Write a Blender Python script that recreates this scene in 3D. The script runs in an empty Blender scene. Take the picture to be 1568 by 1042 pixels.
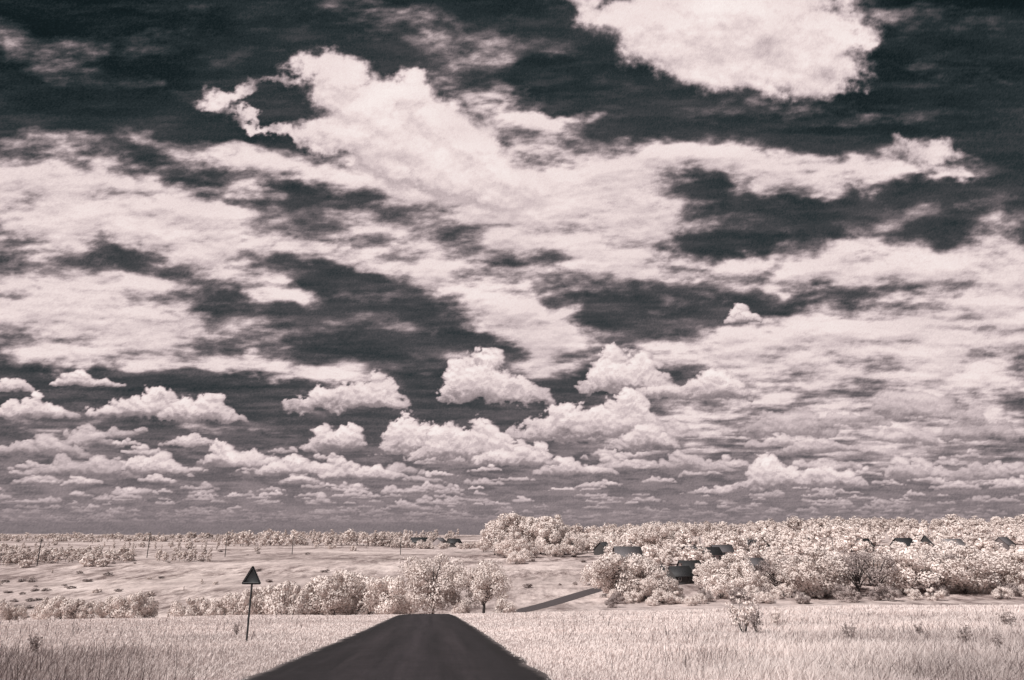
import bpy, math, numpy as np, random
from mathutils import Vector
random.seed(7); RNG=np.random.default_rng(11)
S=bpy.context.scene
S.view_settings.view_transform='Standard'; S.view_settings.look='None'; S.view_settings.exposure=0
PITCH=math.radians(15.4)

# ---------------------------------------------------------------- noise
def h2(ix,iy,seed):
    h=(ix.astype(np.int64)*374761393+iy.astype(np.int64)*668265263+seed*974711)&0xFFFFFFFF
    h=((h^(h>>13))*1274126177)&0xFFFFFFFF
    return (h^(h>>16))&0xFFFF
def perlin(x,y,seed=0):
    x0=np.floor(x);y0=np.floor(y);fx=(x-x0).astype(np.float32);fy=(y-y0).astype(np.float32)
    u=fx*fx*fx*(fx*(fx*6-15)+10);v=fy*fy*fy*(fy*(fy*6-15)+10)
    def g(a,b,dx,dy):
        an=h2(a,b,seed).astype(np.float32)*(2*math.pi/65536)
        return np.cos(an)*dx+np.sin(an)*dy
    a=g(x0,y0,fx,fy);b=g(x0+1,y0,fx-1,fy);c=g(x0,y0+1,fx,fy-1);d=g(x0+1,y0+1,fx-1,fy-1)
    return (a+(b-a)*u+((c+(d-c)*u)-(a+(b-a)*u))*v)*1.5
def fbm(x,y,o=5,seed=0,gain=.5,bil=False):
    t=0;a=1;n=0
    for i in range(o):
        p=perlin(x+i*17.3,y-i*9.1,seed+i*31)
        if bil:p=np.abs(p)
        t=t+a*p;n+=a;a*=gain;x=x*2.03;y=y*2.03
    return t/n
def sst(a,b,x):
    t=np.clip((x-a)/(b-a),0,1);return t*t*(3-2*t)

# ---------------------------------------------------------------- mesh / material helpers
def link(o):
    S.collection.objects.link(o);return o
def mesh_np(name,verts,groups,mats,attrs=None,smooth=False):
    me=bpy.data.meshes.new(name)
    verts=np.asarray(verts,np.float32)
    me.vertices.add(len(verts));me.vertices.foreach_set('co',verts.ravel())
    idx=[];st=[];mi=[];pos=0
    for f,m in groups:
        f=np.asarray(f,np.int32)
        if len(f)==0:continue
        k=f.shape[1];idx.append(f.ravel());st.append(pos+np.arange(len(f))*k);mi.append(np.full(len(f),m));pos+=f.size
    idx=np.concatenate(idx);st=np.concatenate(st);mi=np.concatenate(mi)
    me.loops.add(len(idx));me.loops.foreach_set('vertex_index',idx.astype(np.int32))
    me.polygons.add(len(st));me.polygons.foreach_set('loop_start',st.astype(np.int32))
    me.polygons.foreach_set('material_index',mi.astype(np.int32))
    if smooth:me.polygons.foreach_set('use_smooth',np.ones(len(st),bool))
    for k,v in (attrs or {}).items():
        a=me.attributes.new(k,'FLOAT','POINT');a.data.foreach_set('value',np.asarray(v,np.float32).ravel())
    for m in mats:me.materials.append(m)
    me.update(calc_edges=True)
    return me
def newmat(name):
    m=bpy.data.materials.new(name);m.use_nodes=True;nt=m.node_tree;nt.nodes.clear()
    return m,nt,nt.nodes,nt.links
def ramp(N,stops):
    r=N.new('ShaderNodeValToRGB');e=r.color_ramp.elements
    while len(e)<len(stops):e.new(.5)
    for i,(p,c) in enumerate(stops):
        e[i].position=p;e[i].color=(c[0],c[1],c[2],1)
    return r
def lin(r,g,b):
    f=lambda c:(c/255/12.92 if c/255<=.04045 else ((c/255+.055)/1.055)**2.4)
    return (f(r),f(g),f(b))

def simple_mat(name,col,rough=.8,var=.25,scale=3.0,metal=0):
    m,nt,N,L=newmat(name)
    out=N.new('ShaderNodeOutputMaterial');b=N.new('ShaderNodeBsdfPrincipled')
    b.inputs['Roughness'].default_value=rough;b.inputs['Metallic'].default_value=metal
    tc=N.new('ShaderNodeTexCoord');n=N.new('ShaderNodeTexNoise');n.inputs['Scale'].default_value=scale;n.inputs['Detail'].default_value=6
    L.new(tc.outputs['Object'],n.inputs['Vector'])
    r=ramp(N,[(.3,[c*(1-var) for c in col]),(.7,[min(1,c*(1+var)) for c in col])])
    L.new(n.outputs['Fac'],r.inputs['Fac']);L.new(r.outputs['Color'],b.inputs['Base Color'])
    L.new(b.outputs['BSDF'],out.inputs['Surface']);return m
def leaf_mat(name,dark,bright,transl=.35):
    m,nt,N,L=newmat(name)
    out=N.new('ShaderNodeOutputMaterial');d=N.new('ShaderNodeBsdfDiffuse');t=N.new('ShaderNodeBsdfTranslucent');mx=N.new('ShaderNodeMixShader')
    a=N.new('ShaderNodeAttribute');a.attribute_name='tint'
    oi=N.new('ShaderNodeObjectInfo');ad=N.new('ShaderNodeMath');ad.operation='MULTIPLY_ADD';ad.inputs[1].default_value=.35;
    L.new(oi.outputs['Random'],ad.inputs[0]);
    m2=N.new('ShaderNodeMath');m2.operation='MULTIPLY';m2.inputs[1].default_value=.65;L.new(a.outputs['Fac'],m2.inputs[0]);L.new(m2.outputs[0],ad.inputs[2])
    r=ramp(N,[(0,dark),(1,bright)])
    L.new(ad.outputs[0],r.inputs['Fac'])
    L.new(r.outputs['Color'],d.inputs['Color']);L.new(r.outputs['Color'],t.inputs['Color'])
    mx.inputs[0].default_value=transl
    L.new(d.outputs[0],mx.inputs[1]);L.new(t.outputs[0],mx.inputs[2]);L.new(mx.outputs[0],out.inputs['Surface'])
    return m

# ---------------------------------------------------------------- road centre line
RP=np.array([(6,-60),(.4,-10),(-2.45,16.1),(-5.0,40),(-8.4,70),(-11.2,95),(-12.6,118),(-12.6,138),(-10.0,160),(-4,182),(5,207),(16,229),(28,249),(42,267),(60,285),(90,310),(130,345)],float)
def catmull(P,n=24):
    out=[]
    Q=np.vstack([2*P[0]-P[1],P,2*P[-1]-P[-2]])
    for i in range(1,len(Q)-2):
        for t in np.linspace(0,1,n,endpoint=False):
            a,b,c,d=Q[i-1],Q[i],Q[i+1],Q[i+2]
            out.append(.5*((2*b)+(-a+c)*t+(2*a-5*b+4*c-d)*t*t+(-a+3*b-3*c+d)*t**3))
    return np.array(out)
RC=catmull(RP,32)
def road_dist(x,y):
    xc=np.interp(y,RC[:,1],RC[:,0]);return np.abs(x-xc)
# ---------------------------------------------------------------- terrain height
yt=np.arange(-400,10000,4.0)
def table(pts):
    p=np.array(pts,float);z=np.interp(yt,p[:,0],p[:,1])
    k=np.exp(-.5*(np.arange(-6,7)/2.2)**2);k/=k.sum()
    zz=np.convolve(np.pad(z,6,mode='edge'),k,mode='valid')
    zz[0:6]=z[0:6];zz[-6:]=z[-6:]
    return zz
near=[(-400,0),(-30,0),(0,-1.6),(25,-3.95),(50,-6.3),(75,-8.65),(95,-10.7),(112,-12.6),(130,-14.9),(150,-17.7)]
ZL=table(near+[(180,-20.8),(205,-22.4),(225,-22.4),(250,-21.2),(300,-18.8),(350,-16.6),(500,-15.2),(800,-13),(1200,-12.4),(1500,-15),(10000,-98)])
ZR=table(near+[(180,-20.5),(205,-21.6),(225,-21.2),(250,-20.0),(300,-17.6),(350,-15.4),(500,-10.5),(700,-3.5),(1000,0),(1500,-3),(10000,-12)])
def hgt(x,y):
    x=np.asarray(x,float);y=np.asarray(y,float)
    b=x/np.maximum(np.abs(y),60)
    w=sst(-.05,.6,b)
    z=np.interp(y,yt,ZL)*(1-w)+np.interp(y,yt,ZR)*w
    z=z+.012*np.clip(x,-140,140)*sst(0,50,y)*(1-sst(180,400,y))
    d=np.hypot(x,y);rd=sst(4,16,road_dist(x,y))
    z=z+perlin(x/27,y/27,5)*.3*sst(8,60,d)*rd+perlin(x/90,y/90,6)*1.1*sst(220,380,d)+perlin(x/400,y/400,9)*2.6*sst(500,1200,d)
    return z
def B(px):return (px-784)/1102.0     # tangent of bearing of a landmark

# ---------------------------------------------------------------- ground
ys=np.concatenate([-np.geomspace(300,6,40),np.arange(-5.5,12,.6),np.geomspace(12,9500,760)])
bs=np.linspace(-1.7,1.7,560)
Y,Bq=np.meshgrid(ys,bs,indexing='ij')
X=Bq*(np.abs(Y)+45)
Z=hgt(X,Y)
nr,nc=X.shape
gi=np.arange(nr*nc).reshape(nr,nc)
q=np.stack([gi[:-1,:-1],gi[:-1,1:],gi[1:,1:],gi[1:,:-1]],-1).reshape(-1,4)
def ground_material():
    m,nt,N,L=newmat('ir_meadow')
    out=N.new('ShaderNodeOutputMaterial');b=N.new('ShaderNodeBsdfDiffuse')
    g=N.new('ShaderNodeNewGeometry')
    def noise(sx,sy,det,rough=.6):
        mp=N.new('ShaderNodeMapping');mp.inputs['Scale'].default_value=(sx,sy,0);L.new(g.outputs['Position'],mp.inputs['Vector'])
        n=N.new('ShaderNodeTexNoise');n.inputs['Scale'].default_value=1;n.inputs['Detail'].default_value=det;n.inputs['Roughness'].default_value=rough
        L.new(mp.outputs[0],n.inputs['Vector']);return n
    n1=noise(.012,.012,10,.62);n2=noise(.25,.12,10,.75);n3=noise(.004,.02,6);n4=noise(.12,.035,12,.85);n5=noise(.006,.014,5)
    r1=ramp(N,[(.34,(.36,.30,.285)),(.44,(.62,.52,.50)),(.6,(.76,.65,.62))])
    L.new(n1.outputs['Fac'],r1.inputs['Fac'])
    r2=ramp(N,[(.30,(.42,.40,.40)),(.47,(.88,.87,.87)),(.62,(1.05,1.04,1.03))])
    L.new(n2.outputs['Fac'],r2.inputs['Fac'])
    r3=ramp(N,[(.4,(.78,.77,.77)),(.52,(1,1,1))]);L.new(n3.outputs['Fac'],r3.inputs['Fac'])
    r4=ramp(N,[(.42,(.25,.22,.22)),(.51,(.68,.66,.66)),(.58,(1,1,1))]);L.new(n4.outputs['Fac'],r4.inputs['Fac'])
    r5=ramp(N,[(.44,(1,1,1)),(.60,(.2,.2,.2))]);L.new(n5.outputs['Fac'],r5.inputs['Fac'])
    sp=N.new('ShaderNodeSeparateXYZ');L.new(g.outputs['Position'],sp.inputs[0])
    mr=N.new('ShaderNodeMapRange');mr.inputs[1].default_value=110;mr.inputs[2].default_value=160;L.new(sp.outputs[1],mr.inputs[0])
    mq=N.new('ShaderNodeMath');mq.operation='MULTIPLY';L.new(mr.outputs[0],mq.inputs[0]);L.new(r5.outputs[0],mq.inputs[1])
    def mul(a,c,f=None):
        x=N.new('ShaderNodeMixRGB');x.blend_type='MULTIPLY';x.inputs[0].default_value=1;L.new(a,x.inputs[1]);L.new(c,x.inputs[2])
        if f is not None:L.new(f,x.inputs[0])
        return x.outputs[0]
    c=mul(mul(r1.outputs[0],r2.outputs[0]),r3.outputs[0]);c=mul(c,r4.outputs[0],mq.outputs[0])
    L.new(c,b.inputs['Color'])
    bp=N.new('ShaderNodeBump');bp.inputs['Strength'].default_value=.6;bp.inputs['Distance'].default_value=.4
    L.new(n2.outputs['Fac'],bp.inputs['Height']);L.new(bp.outputs[0],b.inputs['Normal'])
    L.new(b.outputs[0],out.inputs['Surface']);return m
link(bpy.data.objects.new('ground',mesh_np('ground',np.stack([X,Y,Z],-1).reshape(-1,3),[(q,0)],[ground_material()],smooth=True)))

# ---------------------------------------------------------------- road
def ribbon(C,half,lift,name,mat,segs=8):
    T=np.gradient(C,axis=0);T/=np.linalg.norm(T,axis=1)[:,None];Nn=np.stack([T[:,1],-T[:,0]],-1)
    offs=np.linspace(-half,half,segs+1);offs=np.concatenate([[-half-.25],offs,[half+.25]])
    V=[];A=[]
    for k,o in enumerate(offs):
        P=C+Nn*o
        if k in(0,1,len(offs)-1,len(offs)-2):   # ragged asphalt edge
            P=P+Nn*(np.sign(o)*(.14*perlin(C[:,1]/1.9,C[:,0]*0+k,3)+.10*perlin(C[:,1]/.6,C[:,0]*0+k,4)))[:,None]
        z=hgt(P[:,0],P[:,1])+lift+.05*(1-(o/half)**2)
        if k in(0,len(offs)-1):z-=lift+.12
        V.append(np.stack([P[:,0],P[:,1],z],-1));A.append(np.full(len(C),o/half))
    V=np.stack(V,1);A=np.stack(A,1);r,c=V.shape[:2];gi=np.arange(r*c).reshape(r,c)
    qq=np.stack([gi[:-1,:-1],gi[:-1,1:],gi[1:,1:],gi[1:,:-1]],-1).reshape(-1,4)
    link(bpy.data.objects.new(name,mesh_np(name,V.reshape(-1,3),[(qq,0)],[mat],{'across':A.ravel()},smooth=True)))
def asphalt():
    m,nt,N,L=newmat('asphalt')
    out=N.new('ShaderNodeOutputMaterial');b=N.new('ShaderNodeBsdfPrincipled');b.inputs['Roughness'].default_value=.7
    a=N.new('ShaderNodeAttribute');a.attribute_name='across'
    g=N.new('ShaderNodeNewGeometry')
    n=N.new('ShaderNodeTexNoise');n.inputs['Scale'].default_value=18;n.inputs['Detail'].default_value=8;n.inputs['Roughness'].default_value=.85;L.new(g.outputs['Position'],n.inputs['Vector'])
    nb=N.new('ShaderNodeTexNoise');nb.inputs['Scale'].default_value=1.1;nb.inputs['Detail'].default_value=8;nb.inputs['Roughness'].default_value=.75;L.new(g.outputs['Position'],nb.inputs['Vector'])
    cx=N.new('ShaderNodeCombineXYZ');L.new(a.outputs['Fac'],cx.inputs[0])
    sp=N.new('ShaderNodeSeparateXYZ');L.new(g.outputs['Position'],sp.inputs[0])
    mm=N.new('ShaderNodeMath');mm.operation='MULTIPLY';mm.inputs[1].default_value=.012;L.new(sp.outputs[1],mm.inputs[0]);L.new(mm.outputs[0],cx.inputs[1])
    n2=N.new('ShaderNodeTexNoise');n2.inputs['Scale'].default_value=4.5;n2.inputs['Detail'].default_value=8;n2.inputs['Roughness'].default_value=.65;L.new(cx.outputs[0],n2.inputs['Vector'])
    ab=N.new('ShaderNodeMath');ab.operation='ABSOLUTE';L.new(a.outputs['Fac'],ab.inputs[0])
    re=ramp(N,[(.0,(1.6,1.5,1.52)),(.2,(1.1,1.05,1.07)),(.45,(1.3,1.22,1.22)),(.75,(.78,.77,.79)),(.95,(.6,.6,.6))]);L.new(ab.outputs[0],re.inputs['Fac'])
    r=ramp(N,[(.34,(.009,.0085,.0098)),(.66,(.026,.0225,.025))]);L.new(n2.outputs['Fac'],r.inputs['Fac'])
    r2=ramp(N,[(.35,(.35,.35,.35)),(.65,(1.7,1.7,1.7))]);L.new(n.outputs['Fac'],r2.inputs['Fac'])
    r3=ramp(N,[(.3,(.65,.65,.65)),(.7,(1.35,1.35,1.35))]);L.new(nb.outputs['Fac'],r3.inputs['Fac'])
    def mul(p,q):
        x=N.new('ShaderNodeMixRGB');x.blend_type='MULTIPLY';x.inputs[0].default_value=1;L.new(p,x.inputs[1]);L.new(q,x.inputs[2]);return x.outputs[0]
    c=mul(mul(mul(r.outputs[0],r2.outputs[0]),re.outputs[0]),r3.outputs[0])
    # dust and grit along the broken edges
    ea=N.new('ShaderNodeMath');ea.operation='MULTIPLY_ADD';ea.inputs[1].default_value=.22;L.new(nb.outputs['Fac'],ea.inputs[0]);L.new(ab.outputs[0],ea.inputs[2])
    er=N.new('ShaderNodeMapRange');er.inputs[1].default_value=1.04;er.inputs[2].default_value=1.13;er.inputs[4].default_value=.75;L.new(ea.outputs[0],er.inputs[0])
    me_=N.new('ShaderNodeMixRGB');me_.inputs[2].default_value=(.26,.215,.21,1);L.new(er.outputs[0],me_.inputs[0]);L.new(c,me_.inputs[1])
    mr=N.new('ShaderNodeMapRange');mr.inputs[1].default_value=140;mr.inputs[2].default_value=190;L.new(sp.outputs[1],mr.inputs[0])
    mz=N.new('ShaderNodeMixRGB');mz.inputs[2].default_value=(.075,.062,.064,1);L.new(mr.outputs[0],mz.inputs[0]);L.new(me_.outputs[0],mz.inputs[1])  # distance haze painted into the far asphalt as a lighter colour
    L.new(mz.outputs[0],b.inputs['Base Color'])
    b.inputs['Specular IOR Level'].default_value=.2
    bp=N.new('ShaderNodeBump');bp.inputs['Strength'].default_value=.4;bp.inputs['Distance'].default_value=.02;L.new(n.outputs['Fac'],bp.inputs['Height']);L.new(bp.outputs[0],b.inputs['Normal'])
    L.new(b.outputs[0],out.inputs['Surface']);return m
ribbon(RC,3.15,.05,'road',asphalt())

# ---------------------------------------------------------------- sky dome section
PA=[ # smooth bright mid-level clouds: x,y,rx,ry,angle,weight on the sky chart
(1130,30,165,85,5,1),(1240,60,85,62,0,1),(1195,112,95,34,0,1),(1060,100,70,30,12,.9),(1310,75,30,14,-20,.8),(940,15,85,22,6,.8),(1000,60,80,40,25,.85),(1290,118,30,16,0,.6),
(488,105,40,30,0,1),(530,138,58,42,35,1),(585,190,62,55,40,1),(510,205,62,26,5,1),(620,140,30,22,20,.9),(680,215,90,60,35,1),(735,270,110,50,15,.95),(640,255,90,34,15,.9),
(345,150,36,14,0,.8),(400,192,60,9,22,.7),(418,130,50,8,-15,.5),(370,135,30,9,-20,.5),(1430,235,60,16,4,.75),(1300,262,90,14,-6,.6)]
P1=[(760,165,70,20,10,.7),(840,178,70,13,5,.85),(790,205,110,26,5,.7),
(760,300,200,56,5,.98),(610,280,120,38,20,.95),(900,300,130,46,0,.98),(880,365,120,40,10,.9),(965,365,45,48,20,.9),(860,340,100,40,0,.9),
(1030,248,130,28,-3,.95),(1180,255,120,24,4,.9),(1330,262,150,24,-4,.95),(1430,232,50,16,5,.9),(1225,295,60,18,5,.8),(1475,265,30,8,10,.6),
(440,255,150,24,6,.85),(350,235,50,14,0,.6),(215,210,60,14,20,.45),(60,215,80,14,0,.5),
(70,290,200,58,6,.98),(250,320,170,38,14,.98),(320,385,100,34,14,.95),(120,345,150,30,5,.9),(390,300,55,22,10,.8),(420,450,65,18,12,.85),
(90,475,210,42,3,.95),(240,505,190,28,5,.9),(40,445,110,26,0,.85),(370,565,210,19,4,.9),(100,540,150,24,3,.85),(200,430,110,22,6,.75),(60,400,120,30,5,.55),
(640,395,170,30,8,.62),(760,465,120,36,22,.93),(850,510,90,36,18,.93),(500,385,70,16,10,.65),(600,420,90,12,12,.55),(960,410,90,18,8,.65),(1060,408,70,20,-5,.8),
(880,430,60,22,0,.45),(990,440,80,30,0,.45),(830,555,120,16,3,.6),(620,500,90,12,3,.3),(720,370,120,26,3,.55),
(1240,425,150,26,-8,.95),(1380,400,140,30,3,.9),(1500,395,90,40,0,.7),(1160,398,55,15,-10,.85),(1320,375,60,14,-8,.8),
(1190,535,190,44,-4,.93),(1350,515,160,48,0,.93),(1460,480,140,60,0,.78),(1540,430,90,60,0,.72),(1350,340,60,16,-8,.5),(1530,350,70,18,0,.35),(1500,570,110,40,0,.75),
(1090,525,90,18,-10,.7),(1550,520,90,40,0,.7),(1300,600,240,44,0,.68),(1180,650,240,34,0,.6),(1480,660,160,60,0,.62),(1250,690,320,40,0,.55),(80,650,160,20,0,.35),(1000,620,120,40,0,.4),(380,650,160,12,3,.35),
(700,60,160,30,10,.36),(780,90,100,22,-5,.44),(600,20,150,16,10,.34),(60,75,90,26,10,.32),(260,130,70,12,0,.26),(90,110,60,10,0,.24),(1500,110,120,18,8,.26),(1450,20,120,22,0,.28),(1120,170,120,20,0,.34),(720,130,90,20,10,.36),(1050,350,60,14,0,.34),(560,450,90,16,10,.34),(1300,180,100,14,5,.26),(560,340,120,16,4,.42),(1120,330,100,16,0,.32),(1450,320,90,14,0,.3),(330,430,90,20,0,.4),(470,500,110,16,8,.3),(600,560,120,14,4,.35),(500,340,60,20,0,.3)]
def union(P,x,y):
    t=np.ones_like(x)
    for cx,cy,rx,ry,an,w in P:
        c=math.cos(math.radians(an));s=math.sin(math.radians(an))
        m=(np.abs(x-cx)<rx*2.6+ry*2.6)&(np.abs(y-cy)<rx*2.6*abs(s)+ry*2.8+6)
        dx=x[m]-cx;dy=y[m]-cy
        u=(dx*c+dy*s)/rx;v=(-dx*s+dy*c)/ry
        qd=np.sqrt(u*u+v*v)
        t[m]*=1-w*np.exp(-.7*qd**3)
    return 1-t
R_=8600.0
D=math.radians
az=np.concatenate([np.linspace(-D(82),-D(45.2),50),np.linspace(-D(45),D(45),1300),np.linspace(D(45.2),D(82),50)])
el=np.concatenate([np.linspace(-D(1.4),D(45),690),np.linspace(D(45.3),D(68),36)])
EL,AZ=np.meshgrid(el,az,indexing='ij')
dx=np.sin(AZ)*np.cos(EL);dy=np.cos(AZ)*np.cos(EL);dz=np.sin(EL)
dep=np.maximum(dy*math.cos(PITCH)+dz*math.sin(PITCH),.12)
px=(784+1045*dx/dep).astype(np.float32);py=(521-1045*(-dy*math.sin(PITCH)+dz*math.cos(PITCH))/dep).astype(np.float32)
s_=1/(np.maximum(dz,0)+.07);U=dx*s_;V=dy*s_
def chart_to_dir(x,y):
    a=(x-784)/1045;b=(521-y)/1045
    vy=math.cos(PITCH)-b*math.sin(PITCH);vz=math.sin(PITCH)+b*math.cos(PITCH)
    return math.atan2(a,vy),math.atan2(vz,math.hypot(a,vy))
def up(F,k):
    G=np.empty_like(F);G[:-k]=F[k:];G[-k:]=F[-1:];return G
w1=fbm(px/150,py/95,5,1);w2=fbm(px/150+40,py/95,5,2)
f1=fbm(px/34,py/20,4,3);f2=fbm(px/34+9,py/20,4,4)
qx=px+64*w1+24*f1;qy=py+32*w2+13*f2
M1=union(P1,qx,qy)
nP=fbm(U*3.0,V*5.0,6,21,.56)
nA=fbm(px/75+.25*py/40,py/28,6,22,.56)
low1=fbm(px/190,py/80,3,23)
ripple=fbm(px/24+2*w1+py/60,py/8.5,4,29,.6)
F1=M1+.46*nP+.50*nA+.12*low1+.14*ripple
a1=sst(.08,.92,F1)
s1=(F1-up(F1,5))*.35+(F1-up(F1,14))*.32  # lit tops and grey undersides, added into the cloud brightness
L1=.54+.29*sst(.30,.95,F1)+np.clip(s1,-.2,.10)*.55+.08*low1
sky=np.interp(py,[-400,0,150,300,450,600,700,760,810],[.10,.125,.155,.195,.215,.235,.34,.43,.47])
sky=sky-.05*sst(.35,.75,np.abs(AZ))*sst(D(18),D(40),EL)  # lens vignette painted into the sky: darker high corners
veil=.13*np.clip(fbm(U*2,V*6,6,33,.6)+.30,0,1)+.06*np.clip(low1,0,1)+.13*np.clip(fbm(px/120+py/90,py/20,5,34,.6)+.03,0,1)
Lm=sky+veil*(1-.5*sst(620,700,py))
Lm=Lm*(1-a1)+L1*a1
wa=fbm(px/75,py/60,6,41,.6);wb=fbm(px/75+31,py/60,6,42,.6)
MA=union(PA,px+54*wa,py+44*wb)
bA=fbm(px/80,py/60,6,44,.55,bil=True)
FA=MA+.34*fbm(px/50,py/36,6,45,.62)+.25*(bA-.22)
aA=sst(.24,.82,FA)
sA=(FA-up(FA,6))*.4+(FA-up(FA,16))*.35+(FA-up(FA,34))*.25
LA=.81+.06*sst(.6,1.1,FA)+np.clip(sA,-.26,.12)*.5+.10*fbm(px/130,py/90,5,47)
Lm=Lm*(1-aA)+LA*aA
bl=fbm(px/34,py/28,5,51,.5,bil=True);bl2=fbm(px/12,py/10,4,52,.5,bil=True)
prng=np.random.default_rng(78)
def cumulus(cx,yb,w,h,n=None,br=0.0,op=1.0,con=1.0):
    small=n is not None
    n=n or int(np.clip(14+w/6,12,50))
    ps=[]
    pk=[prng.uniform(-.75,.75) for _ in range(3)];pa=[prng.uniform(.1,.5) for _ in range(3)];sk=prng.uniform(-.35,.35)
    base=prng.uniform(.42,.62);ex=prng.uniform(2.5,5)
    def prof(t):
        v=base+sum(a*math.exp(-((t-k)/.22)**2) for a,k in zip(pa,pk))+sk*t*.5
        return (1-abs(t)**ex)*min(1.0,max(.22,v))
    tilt=prng.uniform(-.05,.05)
    for i in range(n):
        t=prng.uniform(-1,1)
        top=prof(t)
        r=h*prng.uniform(.15,.30)*(1-.35*abs(t))
        if small:r*=1.25
        yy=prng.uniform(.2,1)**.6*max(h*top-r,0)
        ps.append((cx+t*(w/2-r*.7),yb-yy-r*.45+tilt*t*w*.5,r*prng.uniform(1.15,1.7),r))
    for t in ((-.6,-.35,-.1,.15,.4,.62) if not small else (-.4,.05,.45)):
        r=h*.34*prof(t)+(2 if not small else .6);ps.append((cx+t*w*.45,yb-r*.8+tilt*t*w*.5,max(w*(.13 if not small else .2),r*1.3),r))
    ps.sort(key=lambda p:p[1])
    a0,e0=chart_to_dir(cx-w*.75-8,yb+h*.5+6);a1_,e1=chart_to_dir(cx+w*.75+8,yb-h*1.4-6)
    A0=min(a0,chart_to_dir(cx-w*.75-8,yb-h*1.4-6)[0]);A1=max(a1_,chart_to_dir(cx+w*.75+8,yb+h*.5+6)[0])
    E0=min(e0,chart_to_dir(cx+w*.75+8,yb+h*.5+6)[1]);E1=max(e1,chart_to_dir(cx-w*.75-8,yb-h*1.4-6)[1])
    i0,i1=np.searchsorted(el,[E0,E1]);j0,j1=np.searchsorted(az,[A0,A1])
    if i1-i0<2 or j1-j0<2:return
    sl=(slice(i0,i1),slice(j0,j1))
    x=px[sl];y=py[sl];nz=bl[sl];nf=bl2[sl]
    x=x+h*.14*(nf-.2)+h*.22*f1[sl];y=y+h*.16*(nf-.2)+h*.20*f2[sl]
    Dm=np.full(x.shape,-1.0,np.float32);Sv=np.full(x.shape,.66,np.float32)
    for (a,b,rx,ry) in ps:
        u=(x-a)/rx;v=(y-b)/ry;v=np.where(v>0,v*1.2,v)
        qd=np.sqrt(u*u+v*v)
        rel=np.clip((yb-b)/h,0,1)
        val=.72+.18*rel-.13*v-.05*u  # sunlit tops and shaded bases painted into each puff
        Dm=np.maximum(Dm,1-qd)
        wv=sst(0,.5,1-qd)*.7
        Sv=Sv*(1-wv)+val*wv
    kf=1.0 if h>20 else .5
    F=Dm+kf*(.24*(nz-.15)+.12*(nf-.18)+.10*f1[sl])
    if not small:F=F-.25*sst(-.02,.14,(y-yb)/h+.12*f2[sl])
    al=sst(.0,.26 if h>16 else .40,F)*op
    edge=(F-up(F,2 if h<30 else 4)) if F.shape[0]>6 else 0
    s=Sv+np.clip(edge,-.12,.16)*.38+.14*(nz-.2)+.06*f1[sl]
    s=.72+(s-.72)*con+br
    lowb=sst(.42,-.05,(yb-y)/h)
    s=s-.12*lowb*con
    Lm[sl]=Lm[sl]*(1-al)+s*al
mt=fbm(px/60+.3*w1,py/11,6,61,.6)
mk=sst(640,700,py)*sst(-.10,.30,mt+.12)
Lm=Lm*(1-.5*mk)+(.57+.1*mt)*.5*mk
e=116.0
while e>7:
    w=7+.82*e;h=3+.24*e
    cntc=int(1900*1.35/w)
    for i in range(cntc):
        x=prng.uniform(-60,1630);yb=808-e*prng.uniform(.82,1.18)
        pd=float(perlin(np.array([x/130+e]),np.array([yb/(8+.2*e)]),91)[0])
        if pd<-.22:continue
        sc=prng.uniform(.4,1.1)*(1+.6*max(pd,0))
        f=min(1,e/60)
        cumulus(x,yb,w*sc*prng.uniform(.9,1.5),h*sc*prng.uniform(.75,1.15),n=5 if e<40 else 9,br=-.01-.15*(1-f)+prng.uniform(-.06,.03),op=.58+.27*f+prng.uniform(-.12,.1),con=.5+.5*f)
    e*=.81
hz=np.exp(-np.maximum(EL,0)/D(.8))*.7
Lm=Lm*(1-hz)+.46*hz
for c in ((20,600,60,30),(130,592,125,24),(1400,642,155,66,None,-.06,.8,.7),(1205,668,150,60,None,-.08,.75,.7),(1505,676,120,50,None,-.12,.7,.7),(1310,655,120,40,None,-.1,.6,.6),
 (290,684,95,24,None,0,.95,.8),(50,642,135,42),(215,640,170,50),(310,646,130,46),(1140,496,64,32),
 (1260,694,150,28,None,-.04,.85,.8),(60,700,170,38,None,-.08,.9,.8),(130,730,180,36,None,-.08,.85,.8),(240,728,120,38,None,-.03),(375,716,140,44),(470,730,200,36,None,-.03),
 (1060,722,130,32,None,-.06,.85,.8),(880,728,140,32,None,-.04),(560,736,150,30,None,-.04),(1410,732,120,40,None,-.03,.9,.8),(1230,748,200,58,None,0),(1500,735,100,30,None,-.1,.8,.7),
 (530,630,190,76),(757,618,185,78),(960,602,145,72),(1060,610,190,50),(515,688,92,48),(640,695,120,74),(730,708,220,72,None,-.01),(900,674,230,84),(990,690,110,50,None,-.05),(790,712,130,44)):
    cumulus(*c)
Lm=Lm+.018*RNG.standard_normal(Lm.shape)
Lm=np.clip(Lm,0,1)
nr,nc=AZ.shape;gi=np.arange(nr*nc).reshape(nr,nc)
q=np.stack([gi[:-1,:-1],gi[1:,:-1],gi[1:,1:],gi[:-1,1:]],-1).reshape(-1,4)
def sky_material():
    m,nt,N,L=newmat('cloudy_sky')
    out=N.new('ShaderNodeOutputMaterial');e=N.new('ShaderNodeEmission');a=N.new('ShaderNodeAttribute');a.attribute_name='cloud'
    r=ramp(N,[(0,lin(6,12,14)),(.12,lin(22,32,35)),(.2,lin(43,51,54)),(.3,lin(72,72,75)),(.42,lin(109,101,104)),(.58,lin(156,142,144)),(.75,lin(206,189,190)),(.88,lin(237,220,218)),(1,lin(252,241,238))])
    L.new(a.outputs['Fac'],r.inputs['Fac']);L.new(r.outputs[0],e.inputs['Color']);L.new(e.outputs[0],out.inputs['Surface'])
    m.cycles.emission_sampling='NONE';return m
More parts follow.
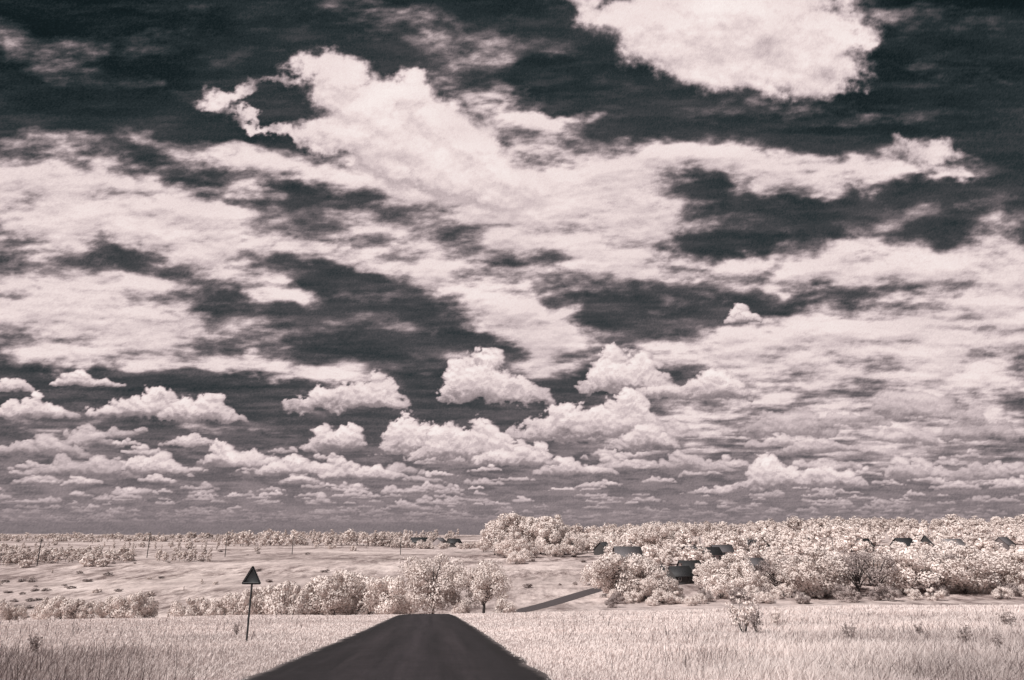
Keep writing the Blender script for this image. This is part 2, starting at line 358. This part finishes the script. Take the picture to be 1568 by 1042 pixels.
link(bpy.data.objects.new('sky',mesh_np('sky',(np.stack([dx,dy,dz],-1)*R_).reshape(-1,3),[(q,0)],[sky_material()],{'cloud':Lm.ravel()},smooth=True)))  # emissive backdrop; cloud light and shade are stored in the vertex brightness

# ---------------------------------------------------------------- world + sun
sd=Vector((-.62,-.48,0)).normalized();SE=math.radians(47)
W=bpy.data.worlds.new('World');S.world=W;W.use_nodes=True;N=W.node_tree.nodes;L=W.node_tree.links;N.clear()
sk=N.new('ShaderNodeTexSky');sk.sky_type='NISHITA';sk.sun_disc=False;sk.sun_elevation=SE;sk.sun_rotation=math.atan2(sd.x,sd.y)%(2*math.pi)
hs=N.new('ShaderNodeHueSaturation');hs.inputs['Saturation'].default_value=.2
bg=N.new('ShaderNodeBackground');bg.inputs['Strength'].default_value=.062;wo=N.new('ShaderNodeOutputWorld')
L.new(sk.outputs[0],hs.inputs['Color']);L.new(hs.outputs[0],bg.inputs['Color']);L.new(bg.outputs[0],wo.inputs['Surface'])
sl=bpy.data.lights.new('sun','SUN');sl.energy=5.0;sl.angle=math.radians(.5);sl.color=(1,.955,.915)
so=link(bpy.data.objects.new('sun',sl))
dirv=Vector((sd.x*math.cos(SE),sd.y*math.cos(SE),math.sin(SE)))
so.rotation_euler=dirv.to_track_quat('Z','Y').to_euler();so.location=(-60,-60,80)

# ---------------------------------------------------------------- trees
bark=simple_mat('bark',(.05,.04,.04),.9,.4,2)
leafA=leaf_mat('ir_foliage',(.54,.455,.425),(.95,.85,.81),.13)
leafD=leaf_mat('ir_foliage_dull',(.26,.21,.205),(.50,.42,.40),.2)
def tube(pts,rad,sides=6):
    pts=np.asarray(pts,float);n=len(pts);V=[]
    T=np.gradient(pts,axis=0);T/=np.linalg.norm(T,axis=1)[:,None]+1e-9
    for i in range(n):
        t=T[i];a=np.cross(t,[0,1,0.01]) if abs(t[1])<.9 else np.cross(t,[1,0,0]);a/=np.linalg.norm(a);b=np.cross(t,a)
        th=np.arange(sides)*2*math.pi/sides
        V.append(pts[i]+rad[i]*(np.cos(th)[:,None]*a+np.sin(th)[:,None]*b))
    V=np.concatenate(V);F=[]
    for i in range(n-1):
        for k in range(sides):
            F.append((i*sides+k,i*sides+(k+1)%sides,(i+1)*sides+(k+1)%sides,(i+1)*sides+k))
    return V,np.array(F)
def leaves(cents,rads,per,size,rng,squash=.85,rnd=.28):
    n=len(cents)*per
    c=np.repeat(cents,per,0);r=np.repeat(rads,per)
    d=rng.standard_normal((n,3));d/=np.linalg.norm(d,axis=1)[:,None]
    p=c+d*(r*(.7+.38*rng.random(n)**.8))[:,None]*np.array([1,1,squash])
    nm=d+rnd*rng.standard_normal((n,3));nm/=np.linalg.norm(nm,axis=1)[:,None]
    a=np.cross(nm,rng.standard_normal((n,3)));a/=np.linalg.norm(a,axis=1)[:,None];b=np.cross(nm,a)
    s=size*(.6+.8*rng.random(n))[:,None]
    V=np.stack([p-a*s*.5,p-b*s*.4,p+a*s*.5,p+b*s*.4],1).reshape(-1,3)
    ct=np.repeat(rng.random(len(cents)),per)
    t=np.repeat(.6*ct+.4*rng.random(n),4)
    return V,np.arange(n*4).reshape(-1,4),t
SH={'round':(.53,.44,.43,.02,.155),'open':(.60,.46,.36,.026,.135),'tall':(.52,.23,.45,.015,.10),'spire':(.52,.18,.47,.013,.08),'shrub':(.40,.60,.42,.012,.19),'vase':(.62,.42,.34,.03,.12)}
def tree_data(seed,kind,nclump=30,per=120,leaf=.04,limbs=9):
    rng=np.random.default_rng(seed)
    cz,rx,rz,tr,c0=SH[kind]
    C=[];Rr=[]
    for i in range(nclump):
        d=rng.standard_normal(3);d/=np.linalg.norm(d)
        rr=.45+.55*rng.random()**.5
        c=np.array([d[0]*rx*rr,d[1]*rx*rr,cz+d[2]*rz*rr*.9])
        if kind=='spire':
            f=1-(c[2]-.05)/.95;c[0]*=.35+1.1*f;c[1]*=.35+1.1*f
        if kind in('round','vase','open'):
            c[0]*=1+.25*math.sin(seed+3*d[2]);
        cr=c0*(.55+.85*rng.random())
        if kind=='shrub':c[2]=max(c[2],.1)
        C.append(c);Rr.append(cr)
    C=np.array(C);Rr=np.array(Rr)
    V,F,t=leaves(C,Rr,per,leaf,rng)
    parts=[(V,F,1,t)]
    fork={'shrub':.04,'open':.22}.get(kind,.16)
    tv,tf=tube([(0,0,-.04),(.005,0,.1),(.01*rng.standard_normal(),.01,max(fork,.11)),(.02*rng.standard_normal(),.0,.6),(0,0,.8)],[tr*1.3,tr,tr*.85,tr*.45,tr*.12],7)
    parts.append((tv,tf,0,np.zeros(len(tv))))
    for i in rng.choice(nclump,min(limbs,nclump),replace=False):
        c=C[i];z0=fork+rng.random()*.25*(c[2]-fork if c[2]>fork else .1)
        z0=min(z0,max(.03,c[2]-.02));m=np.array([c[0]*.45,c[1]*.45,z0+(c[2]-z0)*.6])
        lv,lf=tube([(0,0,z0),m,c],[tr*.6,tr*.38,tr*.12],5)
        parts.append((lv,lf,0,np.zeros(len(lv))))
    return join(parts)
def join(parts):
    Vs=[];G={};T=[];o=0
    for V,F,m,t in parts:
        Vs.append(V);G.setdefault((m,F.shape[1]),[]).append(F+o);T.append(t);o+=len(V)
    return np.concatenate(Vs),[(np.concatenate(f),m) for (m,k),f in G.items()],np.concatenate(T)
def tree_mesh(name,data,lm):
    V,G,T=data;return mesh_np(name,V,G,[bark,lm],{'tint':T})
VAR={}
for k,n,nl,pe,lf in (('round',5,30,190,.040),('tall',3,36,120,.034),('spire',2,30,80,.036),('shrub',4,20,190,.058),('vase',2,34,120,.036)):
    VAR[k]=[tree_mesh(k,tree_data(100+i*7+len(k),k,nl,pe,lf,14 if k=='vase' else 8),leafA) for i in range(n)]
VAR['hero']=[tree_mesh('hero',tree_data(5,'round',54,260,.027,20),leafA),tree_mesh('hero',tree_data(29,'open',44,230,.026,20),leafA)]
VAR['dull']=[tree_mesh('dull',tree_data(61+i,'vase',26,90,.03,16),leafD) for i in range(2)]
VAR['dshrub']=[tree_mesh('dshrub',tree_data(81+i,'shrub',18,150,.06,8),leafD) for i in range(2)]
cnt=0
def tree(px,dist,H,kind='round',wide=1.0,name=None,i=None,sink=.0):
    global cnt
    cnt+=1
    ms=VAR[kind];me=ms[(cnt*7+int(px))%len(ms) if i is None else i]
    x=B(px)*dist;y=dist
    if name is None:name={'round':'deciduous_tree','tall':'birch_tree','spire':'young_birch_tree','shrub':'shrub','vase':'willow_tree','hero':'broad_deciduous_tree','dull':'sparse_willow_tree','dshrub':'shrub'}[kind]
    o=link(bpy.data.objects.new(name,me));o.location=(x,y,float(hgt(x,y))-sink-.04*H)
    o.scale=(H*wide,H*wide,H);o.rotation_euler=(0,0,random.uniform(0,6.28));return o
for p,h,w in ((6,2.9,.9),(38,2.2,.9),(84,3.2,1.0),(104,3.4,1.0),(124,3.0,.9),(150,2.7,1.0),(182,3.4,1.0),(207,3.7,1.05),(230,3.1,.9)):
    tree(p,84+random.uniform(-2,2),h,'shrub',w*.8)
for p,h in ((292,2.6),(308,2.8),(328,2.5),(350,3.2),(368,2.8),(388,4.2),(404,5.0),(424,6.0),(440,5.8)):
    tree(p,134+random.uniform(-5,8),h+2.4,'shrub',.7)
for p,h in ((448,7.5),(464,7.5),(482,8.8),(499,10.4),(516,10.2),(534,11),(550,10.4),(568,9.0),(584,8.6),(602,9.6)):
    tree(p,176+random.uniform(-10,8),h+1.2,'shrub' if h<9 else 'round',.9 if h>9 else .8)
tree(664,162,15.0,'hero',1.0,i=0);tree(620,188,8.5,'shrub',.8)
tree(741,158,12.8,'hero',1.0,i=1);tree(774,178,6.5,'shrub',.8);tree(708,180,5,'shrub',.8)
for p,h in ((757,22),(764,26),(776,28),(788,27),(800,29),(814,26),(828,28),(842,29),(855,24),(795,22),(835,23),(810,20)):
    tree(p,430+random.uniform(-14,18),h,'tall' if h>23 else 'round',1.15 if h>23 else .8)
for p,d,h in ((787,395,15),(773,400,11),(800,360,8.5),(878,400,14),(790,345,7),(815,398,10),(740,480,10),(850,405,9)):
    tree(p,d,h,'round' if h>9 else 'shrub')
for p,h in ((985,18),(1000,20),(1018,16),(1034,19),(1046,17),(900,14),(893,11),(915,12),(940,10)):
    tree(p,452+random.uniform(-10,15),h,'round',.9)
for p,d,h,k,w in ((908,262,8,'shrub',.8),(928,232,13,'round',.95),(948,228,16,'round',1.0),(968,238,14,'round',1),(987,228,13.5,'round',.95),(1008,220,10,'round',1),(1028,222,6,'shrub',1),(1078,246,10,'round',.95),(1100,224,9,'shrub',.9),(1118,234,14,'round',1),(1140,228,11,'round',1),(1170,242,8,'shrub',1.0),(1188,230,12.5,'dull',1.0),(1212,230,12.5,'round',1.1),(1240,222,16,'round',1.15),(1264,230,13.5,'round',1.1),(1288,236,13,'round',1),(1312,222,15.5,'dull',.9),(1340,220,15,'dull',.95),(1364,230,14.5,'round',1.1),(1394,226,15,'round',1.2),(1420,234,11,'round',1.1),(1442,228,13.5,'dull',1.0),(1472,224,15.5,'round',1.2),(1503,230,14,'round',1.1),(1528,236,13,'round',1.1),(1556,228,13,'round',1.2),(1584,230,13,'round',1.2),(1620,230,13,'round',1.2),(-20,180,7,'shrub',1),(1330,248,12,'round',1),(1540,252,12,'round',1)):
    tree(p,d,h,k,w)
for i in range(46):
    p=random.uniform(925,1600);tree(p,random.uniform(206,226),random.uniform(3.0,6.0),random.choice(('shrub','shrub','dshrub')),.9)

HOUSES=((640,600,8,13,3,3.4,.1,2,0),(694,590,8,10,3,3.2,.6,2,0),(672,620,8,10,3,3,1.2,1,1),(868,455,8,10,3.4,3.8,.3,1,0),(925,430,8,11,3.4,3.8,1.1,2,0),(968,430,8,9,3.4,4,1.4,1,0),
    (962,345,8,12.5,3.4,4.4,.12,0,1),(1085,360,7,13,3,3.2,.25,1,0),(1058,390,7,10,3,3.2,.9,0,1),(1108,380,7,10,3,3,.0,1,1),(1165,440,8,11,3.0,3.4,.5,0,0),(1240,445,8,10,3.2,4.2,1.0,1,0),
    (1322,425,8,13,3.2,4,.3,2,0),(1390,410,9,12,3.6,4.2,.4,2,0),(1424,395,9,12,4.0,6,1.0,2,0),(1462,420,8,13,3.2,3.4,.1,1,2),(1545,425,8,11,3.2,4,.6,0,1),
    (1040,262,6,8,3,2.8,.4,2,0),(1012,272,6,9,3,2.6,1.2,2,0),(1056,285,6,8,3,2.8,.2,0,0),(1130,460,10,24,3.4,2.6,.05,1,2),(1155,300,6,9,3,2.4,.4,0,1))
def low(kind,seed):return tree_data(seed,kind,15,46,{'round':.10,'open':.1,'tall':.08,'spire':.07,'shrub':.15}[kind],1)
LOW={k:[low(k,300+i*13+len(k)) for i in range(4)] for k in('round','tall','spire','shrub')}
def mass(name,items,lm):
    Vs=[];G={0:[],1:[]};T=[];o=0
    for x,y,H,k,w in items:
        V,Gp,t=LOW[k][random.randrange(4)]
        a=random.uniform(0,6.28);c,s=math.cos(a),math.sin(a)
        q=np.stack([(V[:,0]*c-V[:,1]*s)*H*w+x,(V[:,0]*s+V[:,1]*c)*H*w+y,V[:,2]*H+float(hgt(x,y))-.05*H],-1)
        Vs.append(q)
        for f,m in Gp:G[m].append(f+o)
        T.append(np.clip(t+random.uniform(-.35,.3),0,1));o+=len(V)
    me=mesh_np(name,np.concatenate(Vs),[(np.concatenate(G[0]),0),(np.concatenate(G[1]),1)],[bark,lm],{'tint':np.concatenate(T)})
    link(bpy.data.objects.new(name,me))
def scat(n,p0,p1,d0,d1,h0,h1,kinds,w=1,clump=None,clear=False):
    out=[]
    while len(out)<n:
        p=random.uniform(p0,p1);d=math.exp(random.uniform(math.log(d0),math.log(d1)));x=B(p)*d
        if clump is not None and float(perlin(np.array([x/clump]),np.array([d/clump]),77)[0])<.05:continue
        h=random.uniform(h0,h1)
        if clear:
            hit=[(hp,hd) for hp,hd,*_ in HOUSES if hd-60<d<hd+9 and abs(x-B(hp)*hd)<(9 if d>hd-16 else 6)]
            if hit:
                if d>hit[0][1]-16:continue
                h=min(h,random.uniform(3,6.5))
        out.append((x,d,h,random.choice(kinds),w*random.uniform(.85,1.2)))
    return out
def line(p0,p1,d0,d1,h,kinds,step=5,w=1):
    out=[];p=p0
    while p<p1:
        t=(p-p0)/(p1-p0);d=d0+(d1-d0)*t+random.uniform(-8,8)
        out.append((B(p)*d,d,h*random.uniform(.5,1.2),random.choice(kinds),w));p+=step*random.uniform(.4,1.8)
    return out
mass('village_trees',scat(210,930,1640,275,430,5,10,('round','round','shrub'),1.05,45,True)+scat(250,900,1660,400,640,7,13,('round','tall','round'),1,60,True),leafA)
mass('distant_tree_line',scat(420,860,1700,680,1000,9,17,('round','tall','round','spire'),1.1)+scat(60,850,960,490,620,7,12,('round','tall'))
     +scat(150,335,700,640,900,5,12,('spire','tall','spire'),1)+scat(50,590,760,540,590,4,6,('round','shrub')),leafA)
mass('young_trees',line(-40,150,345,360,6.5,('spire','tall'),6)+line(-40,130,430,420,6,('spire','tall','shrub'),6)+line(238,322,372,380,6.5,('spire','tall'),5)+line(145,335,560,520,5,('spire','spire'),9)
     +line(330,620,600,560,12,('spire','tall','round'),7,1.0)+line(-60,340,760,720,6,('spire','spire','shrub'),7,1.1)+line(-60,620,950,900,7,('round','shrub','spire'),5,1.3)
     +scat(100,-40,200,330,470,2.5,6,('spire','tall','shrub'),1.0,30)+scat(110,-60,620,480,800,2,5,('shrub','spire','spire'),1.0,40)
     +scat(26,-40,420,190,330,1.0,2.4,('shrub','spire'),1.2,20),leafA)
mass('hillside_scrub',scat(45,-60,200,190,290,.5,1.3,('shrub',),2.2,18)+scat(22,-60,560,260,480,.6,1.6,('shrub',),1.8,24)+scat(60,780,1600,250,420,.8,2.0,('shrub',),1.4,30),leafD)

# ---------------------------------------------------------------- houses
wallm=[simple_mat('weathered_boards',(.14,.115,.115),.9,.3,4),simple_mat('pale_boards',(.32,.27,.27),.9,.2,4),simple_mat('dark_log_wall',(.05,.045,.045),.9,.3,4)]
roofm=[simple_mat('dark_roof',(.026,.025,.027),.7,.4,3),simple_mat('grey_slate_roof',(.10,.09,.095),.7,.3,3),simple_mat('pale_tin_roof',(.30,.27,.275),.5,.25,3)]
glass=simple_mat('window_glass',(.02,.025,.03),.15,.1,1);frame=simple_mat('window_frame',(.6,.55,.54),.7,.1,3);brick=simple_mat('chimney_brick',(.2,.14,.13),.9,.3,8)
BX=np.array([(0,1,3,2),(4,6,7,5),(0,4,5,1),(2,3,7,6),(0,2,6,4),(1,5,7,3)])
def boxes(lst):
    V=[];F=[]
    for i,(x0,x1,y0,y1,z0,z1) in enumerate(lst):
        V+=[(x,y,z) for x in(x0,x1) for y in(y0,y1) for z in(z0,z1)];F.append(BX+8*i)
    return np.array(V,float),np.concatenate(F)
def child(name,V,groups,mats,par):
    o=link(bpy.data.objects.new(name,mesh_np(name,V,groups,mats)));o.parent=par;return o
def house(px,dist,w,l,h,rh,rot,wm,rm,name='village_house'):
    x=B(px)*dist;e=link(bpy.data.objects.new(name,None));e.location=(x,dist,float(hgt(x,dist))+.1);e.rotation_euler=(0,0,rot);e.empty_display_size=2
    W2,L2_=w/2,l/2
    V=np.array([(-L2_,-W2,-1.5),(L2_,-W2,-1.5),(L2_,W2,-1.5),(-L2_,W2,-1.5),(-L2_,-W2,h),(L2_,-W2,h),(L2_,W2,h),(-L2_,W2,h),(-L2_,0,h+rh),(L2_,0,h+rh)],float)
    child('walls',V,[(np.array([(0,1,5,4),(2,3,7,6)]),0),(np.array([(1,2,6,9,5),(3,0,4,8,7)]),0)],[wm],e)
    ov=.5;t=.16;sl=rh/W2;Vr=[];Fr=[]
    for k,s in enumerate((-1,1)):
        a=[(-L2_-ov,0.0,h+rh+.03),(L2_+ov,0,h+rh+.03),(L2_+ov,s*(W2+ov),h-sl*ov+.03),(-L2_-ov,s*(W2+ov),h-sl*ov+.03)]
        Vr+=a+[(p[0],p[1],p[2]+t) for p in a]
        Fr.append(np.array([(0,1,2,3),(4,5,6,7),(0,1,5,4),(1,2,6,5),(2,3,7,6),(3,0,4,7)])+8*k)
    child('roof',np.array(Vr,float),[(np.concatenate(Fr),0)],[rm],e)
    wl=[];fl=[]
    nw=max(2,int(l/3))
    for i in range(nw):
        cx=-L2_+l*(i+.5)/nw
        for s in(-1,1):
            if s==-1 and i==nw-1:continue
            yo=s*W2
            fl.append((cx-.6,cx+.6,min(yo,yo+s*.06),max(yo,yo+s*.06),1.0,2.3));wl.append((cx-.45,cx+.45,min(yo+s*.062,yo+s*.09),max(yo+s*.062,yo+s*.09),1.12,2.18))
    V,F=boxes(fl);child('window_frames',V,[(F,0)],[frame],e);V,F=boxes(wl);child('windows',V,[(F,0)],[glass],e)
    dx_=L2_-l*.5/nw;V,F=boxes([(dx_-.5,dx_+.5,-W2-.08,-W2-.002,.2,2.2)]);child('door',V,[(F,0)],[wallm[2]],e)
    V,F=boxes([(-.35+l*.15,.35+l*.15,-.35+.5,.35+.5,h+rh*.4,h+rh+.9),(-.45+l*.15,.45+l*.15,-.45+.5,.45+.5,h+rh+.902,h+rh+1.05)]);child('chimney',V,[(F,0)],[brick],e)
for p,d,w,l,h,rh,r,wi,ri in HOUSES:
    house(p,d,w,l,h,rh,r,wallm[wi],roofm[ri],'wooden_barn' if p==962 else ('garden_shed' if w==6 else 'village_house'))

# ---------------------------------------------------------------- utility poles
wood=simple_mat('pole_wood',(.05,.045,.045),.9,.3,3)
def pole(px,dist,H=9):
    x=B(px)*dist;V,F=tube([(0,0,-.5),(0,0,H*.5),(0,0,H)],[.24,.2,.15],8)
    V2,F2=boxes([(-.95,.95,.16,.28,H-.9,H-.74),(-.8,.8,.165,.275,H-1.75,H-1.6)])
    V3,F3=boxes([(a-.05,a+.05,.17,.27,H-.738,H-.55) for a in(-.85,-.35,.35,.85)])
    Vj,G,_=join([(V,F,0,np.zeros(len(V))),(V2,F2,0,np.zeros(len(V2))),(V3,F3,0,np.zeros(len(V3)))])
    o=link(bpy.data.objects.new('utility_pole',mesh_np('utility_pole',Vj,G,[wood])));o.location=(x,dist,float(hgt(x,dist)));o.rotation_euler=(0,0,.6)
for p,d,H in ((55,340,12),(222,400,14),(342,420,14),(445,430,11),(612,440,11),(1075,400,10),(1150,380,10),(1280,380,10)):pole(p,d,H)

# ---------------------------------------------------------------- road sign
def road_sign(x,y):
    e=link(bpy.data.objects.new('traffic_sign',None));z=float(hgt(x,y));e.location=(x,y,z);e.rotation_euler=(0,0,math.radians(-6))
    dark=simple_mat('sign_backing',(.012,.014,.016),.6,.2,6);rim=simple_mat('sign_rim',(.02,.02,.022),.5,.2,6);post=simple_mat('sign_post',(.03,.03,.032),.6,.3,8)
    V,F=tube([(0,0,-.3),(0,0,1.4),(0,0,2.72)],[.042,.04,.04],12);child('post',V,[(F,0)],[post],e)
    def tri(r,y0,y1,zc):
        a=[]
        for yy in(y0,y1):
            for k in range(3):
                an=math.pi/2+k*2*math.pi/3
                for j in range(-3,4):
                    aa=an+j*math.radians(20);a.append((r*math.cos(an)+.05*math.cos(aa),yy,zc+r*math.sin(an)+.05*math.sin(aa)))
        m=len(a)//2
        return np.array(a),np.array([list(range(m)),list(range(m,2*m))]),np.array([(i,(i+1)%m,m+(i+1)%m,m+i) for i in range(m)])
    V,c,s=tri(.42,-.075,-.05,2.52);child('plate',V,[(c,0),(s,0)],[dark],e)
    pts=[(.40*math.cos(math.pi/2+k*2*math.pi/3),-.085,2.52+.40*math.sin(math.pi/2+k*2*math.pi/3)) for k in range(3)]
    ps=[]
    for k in range(3):
        v,f=tube([pts[k],pts[(k+1)%3]],[.022,.022],6);ps.append((v,f,0,np.zeros(len(v))))
    Vj,G,_=join(ps);child('rim',Vj,G,[rim],e)
    V,F=boxes([(-.2,.2,-.048,.05,2.34,2.37),(-.12,.12,-.048,.05,2.62,2.65)]);child('brackets',V,[(F,0)],[post],e)
road_sign(-10.9,30.3)

# ---------------------------------------------------------------- grass
grassM=leaf_mat('ir_grass',(.40,.335,.325),(.93,.83,.80),.3)
def grass(name,n,ymin,ymax,bmin,bmax,hfun,mat,seed=1,wk=.0008):
    rng=np.random.default_rng(seed)
    y=np.exp(rng.uniform(math.log(ymin),math.log(ymax),n));b=rng.uniform(bmin,bmax,n);x=b*y
    T=road_dist(x,y);keep=T>3.0+.5*np.abs(perlin(x*.8,y*.8,8))
    x,y=x[keep],y[keep];T=T[keep];n=len(x)
    h,tint=hfun(x,y,T,rng);k=h>.02;x,y,h,tint=x[k],y[k],h[k],tint[k];n=len(x)
    z=hgt(x,y);a=rng.uniform(0,6.28,n);w=np.maximum(.005,wk*y)*(.6+.8*rng.random(n))
    l=h*rng.uniform(.1,.8,n);la=rng.uniform(0,6.28,n)
    ax=np.cos(a)*w;ay=np.sin(a)*w;lx=np.cos(la)*l+.15*h;ly=np.sin(la)*l
    V=np.empty((n,5,3));V[:,0]=np.stack([x-ax,y-ay,z-.03],-1);V[:,1]=np.stack([x+ax,y+ay,z-.03],-1)
    V[:,2]=np.stack([x+ax*.8+lx*.35,y+ay*.8+ly*.35,z+h*.6],-1);V[:,3]=np.stack([x-ax*.8+lx*.35,y-ay*.8+ly*.35,z+h*.6],-1)
    V[:,4]=np.stack([x+lx,y+ly,z+h],-1)
    i=np.arange(n)*5
    q=np.stack([i,i+1,i+2,i+3],-1);t=np.stack([i+3,i+2,i+4],-1)
    me=mesh_np(name,V.reshape(-1,3),[(q,0),(t,0)],[mat],{'tint':np.repeat(tint,5)})
    link(bpy.data.objects.new(name,me))
def meadow(x,y,T,rng):
    pn=perlin(x/6,y/6,12)+.5*perlin(x/1.7,y/1.7,13);pl=perlin(x/19,y/11,14)
    right=sst(.12,.35,x/y)
    h=.07+.08*rng.random(len(x))+.07*np.clip(pn,0,1)+right*(.10+.26*rng.random(len(x))*np.clip(pn+.6,0,1))
    h*=.6+.4*sst(3.2,6.5,T)
    vignette=sst(.34,.66,np.abs(x/y))*sst(36,17,y)  # lens vignette put into the grass tint at the near corners
    tint=.74+.25*pn*.7+.4*pl+.35*(rng.random(len(x))-.5)-.3*right*np.clip(-pn,0,1)-.75*vignette+.15*sst(9,4,T)
    return h,np.clip(tint,0,1)
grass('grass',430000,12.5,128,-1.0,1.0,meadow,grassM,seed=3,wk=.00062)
weedM=leaf_mat('dry_weeds',(.09,.07,.07),(.34,.27,.26),.2)
def weeds(x,y,T,rng):
    pn=perlin(x/5,y/3.5,42)+.4*perlin(x/1.5,y/1.5,43);b=x/y
    right=sst(.1,.4,b)*sst(75,26,y);left=sst(-.36,-.62,b)*sst(28,19,y)
    ok=(rng.random(len(x))<(.65*right+.5*left)*sst(-.05,.45,pn)+.05*sst(5,9,T)+.16*sst(.35,.7,np.abs(b))*sst(30,16,y))  # real weeds, plus extra dark ones imitating lens vignette in the near corners
    return np.where(ok,.2+.5*rng.random(len(x))**1.5,0),rng.random(len(x))
grass('weed_stalks',120000,13,80,-1.0,1.0,weeds,weedM,seed=9,wk=.00028)
def weed_plant(px,dist,H,lm,seed,name='tall_weed'):
    rng=np.random.default_rng(seed);x=B(px)*dist;parts=[];C=[];
    for i in range(9):
        a=rng.uniform(0,6.28);s=rng.uniform(.1,.35);h=rng.uniform(.6,1)
        tip=np.array([math.cos(a)*s,math.sin(a)*s,h]);v,f=tube([(0,0,-.03),tip*[.4,.4,.5],tip],[.009,.006,.002],4);parts.append((v,f,0,np.zeros(len(v))))
        for k in range(7):C.append(tip*[.4+.09*k,.4+.09*k,.4+.095*k]+rng.standard_normal(3)*.04)
    C=np.array(C);V,F,t=leaves(C,np.full(len(C),.05),14,.045,rng);parts.append((V,F,1,t))
    Vj,G,T=join(parts);o=link(bpy.data.objects.new(name,mesh_np(name,Vj,G,[bark,lm],{'tint':T})))
    o.location=(x,dist,float(hgt(x,dist)));o.scale=(H,H,H)
weed_plant(1132,31,2.0,leafA,1,'tall_shrub');weed_plant(1150,32,1.3,leafD,2);weed_plant(1462,25,.8,leafD,3);weed_plant(1508,22,.6,leafD,4);weed_plant(372,36,.7,leafD,5);weed_plant(1180,38,1.2,leafA,6);weed_plant(75,24,.7,leafD,7);weed_plant(1395,30,.7,leafD,8);weed_plant(1290,27,.8,leafD,9);weed_plant(1530,34,1.1,leafD,10)

# ---------------------------------------------------------------- camera
cam=bpy.data.cameras.new('camera');co=link(bpy.data.objects.new('camera',cam));S.camera=co
cam.sensor_width=36;cam.lens=24;cam.clip_end=30000;cam.clip_start=.1
co.location=(0,0,0);co.rotation_euler=(math.pi/2+PITCH,0,0)
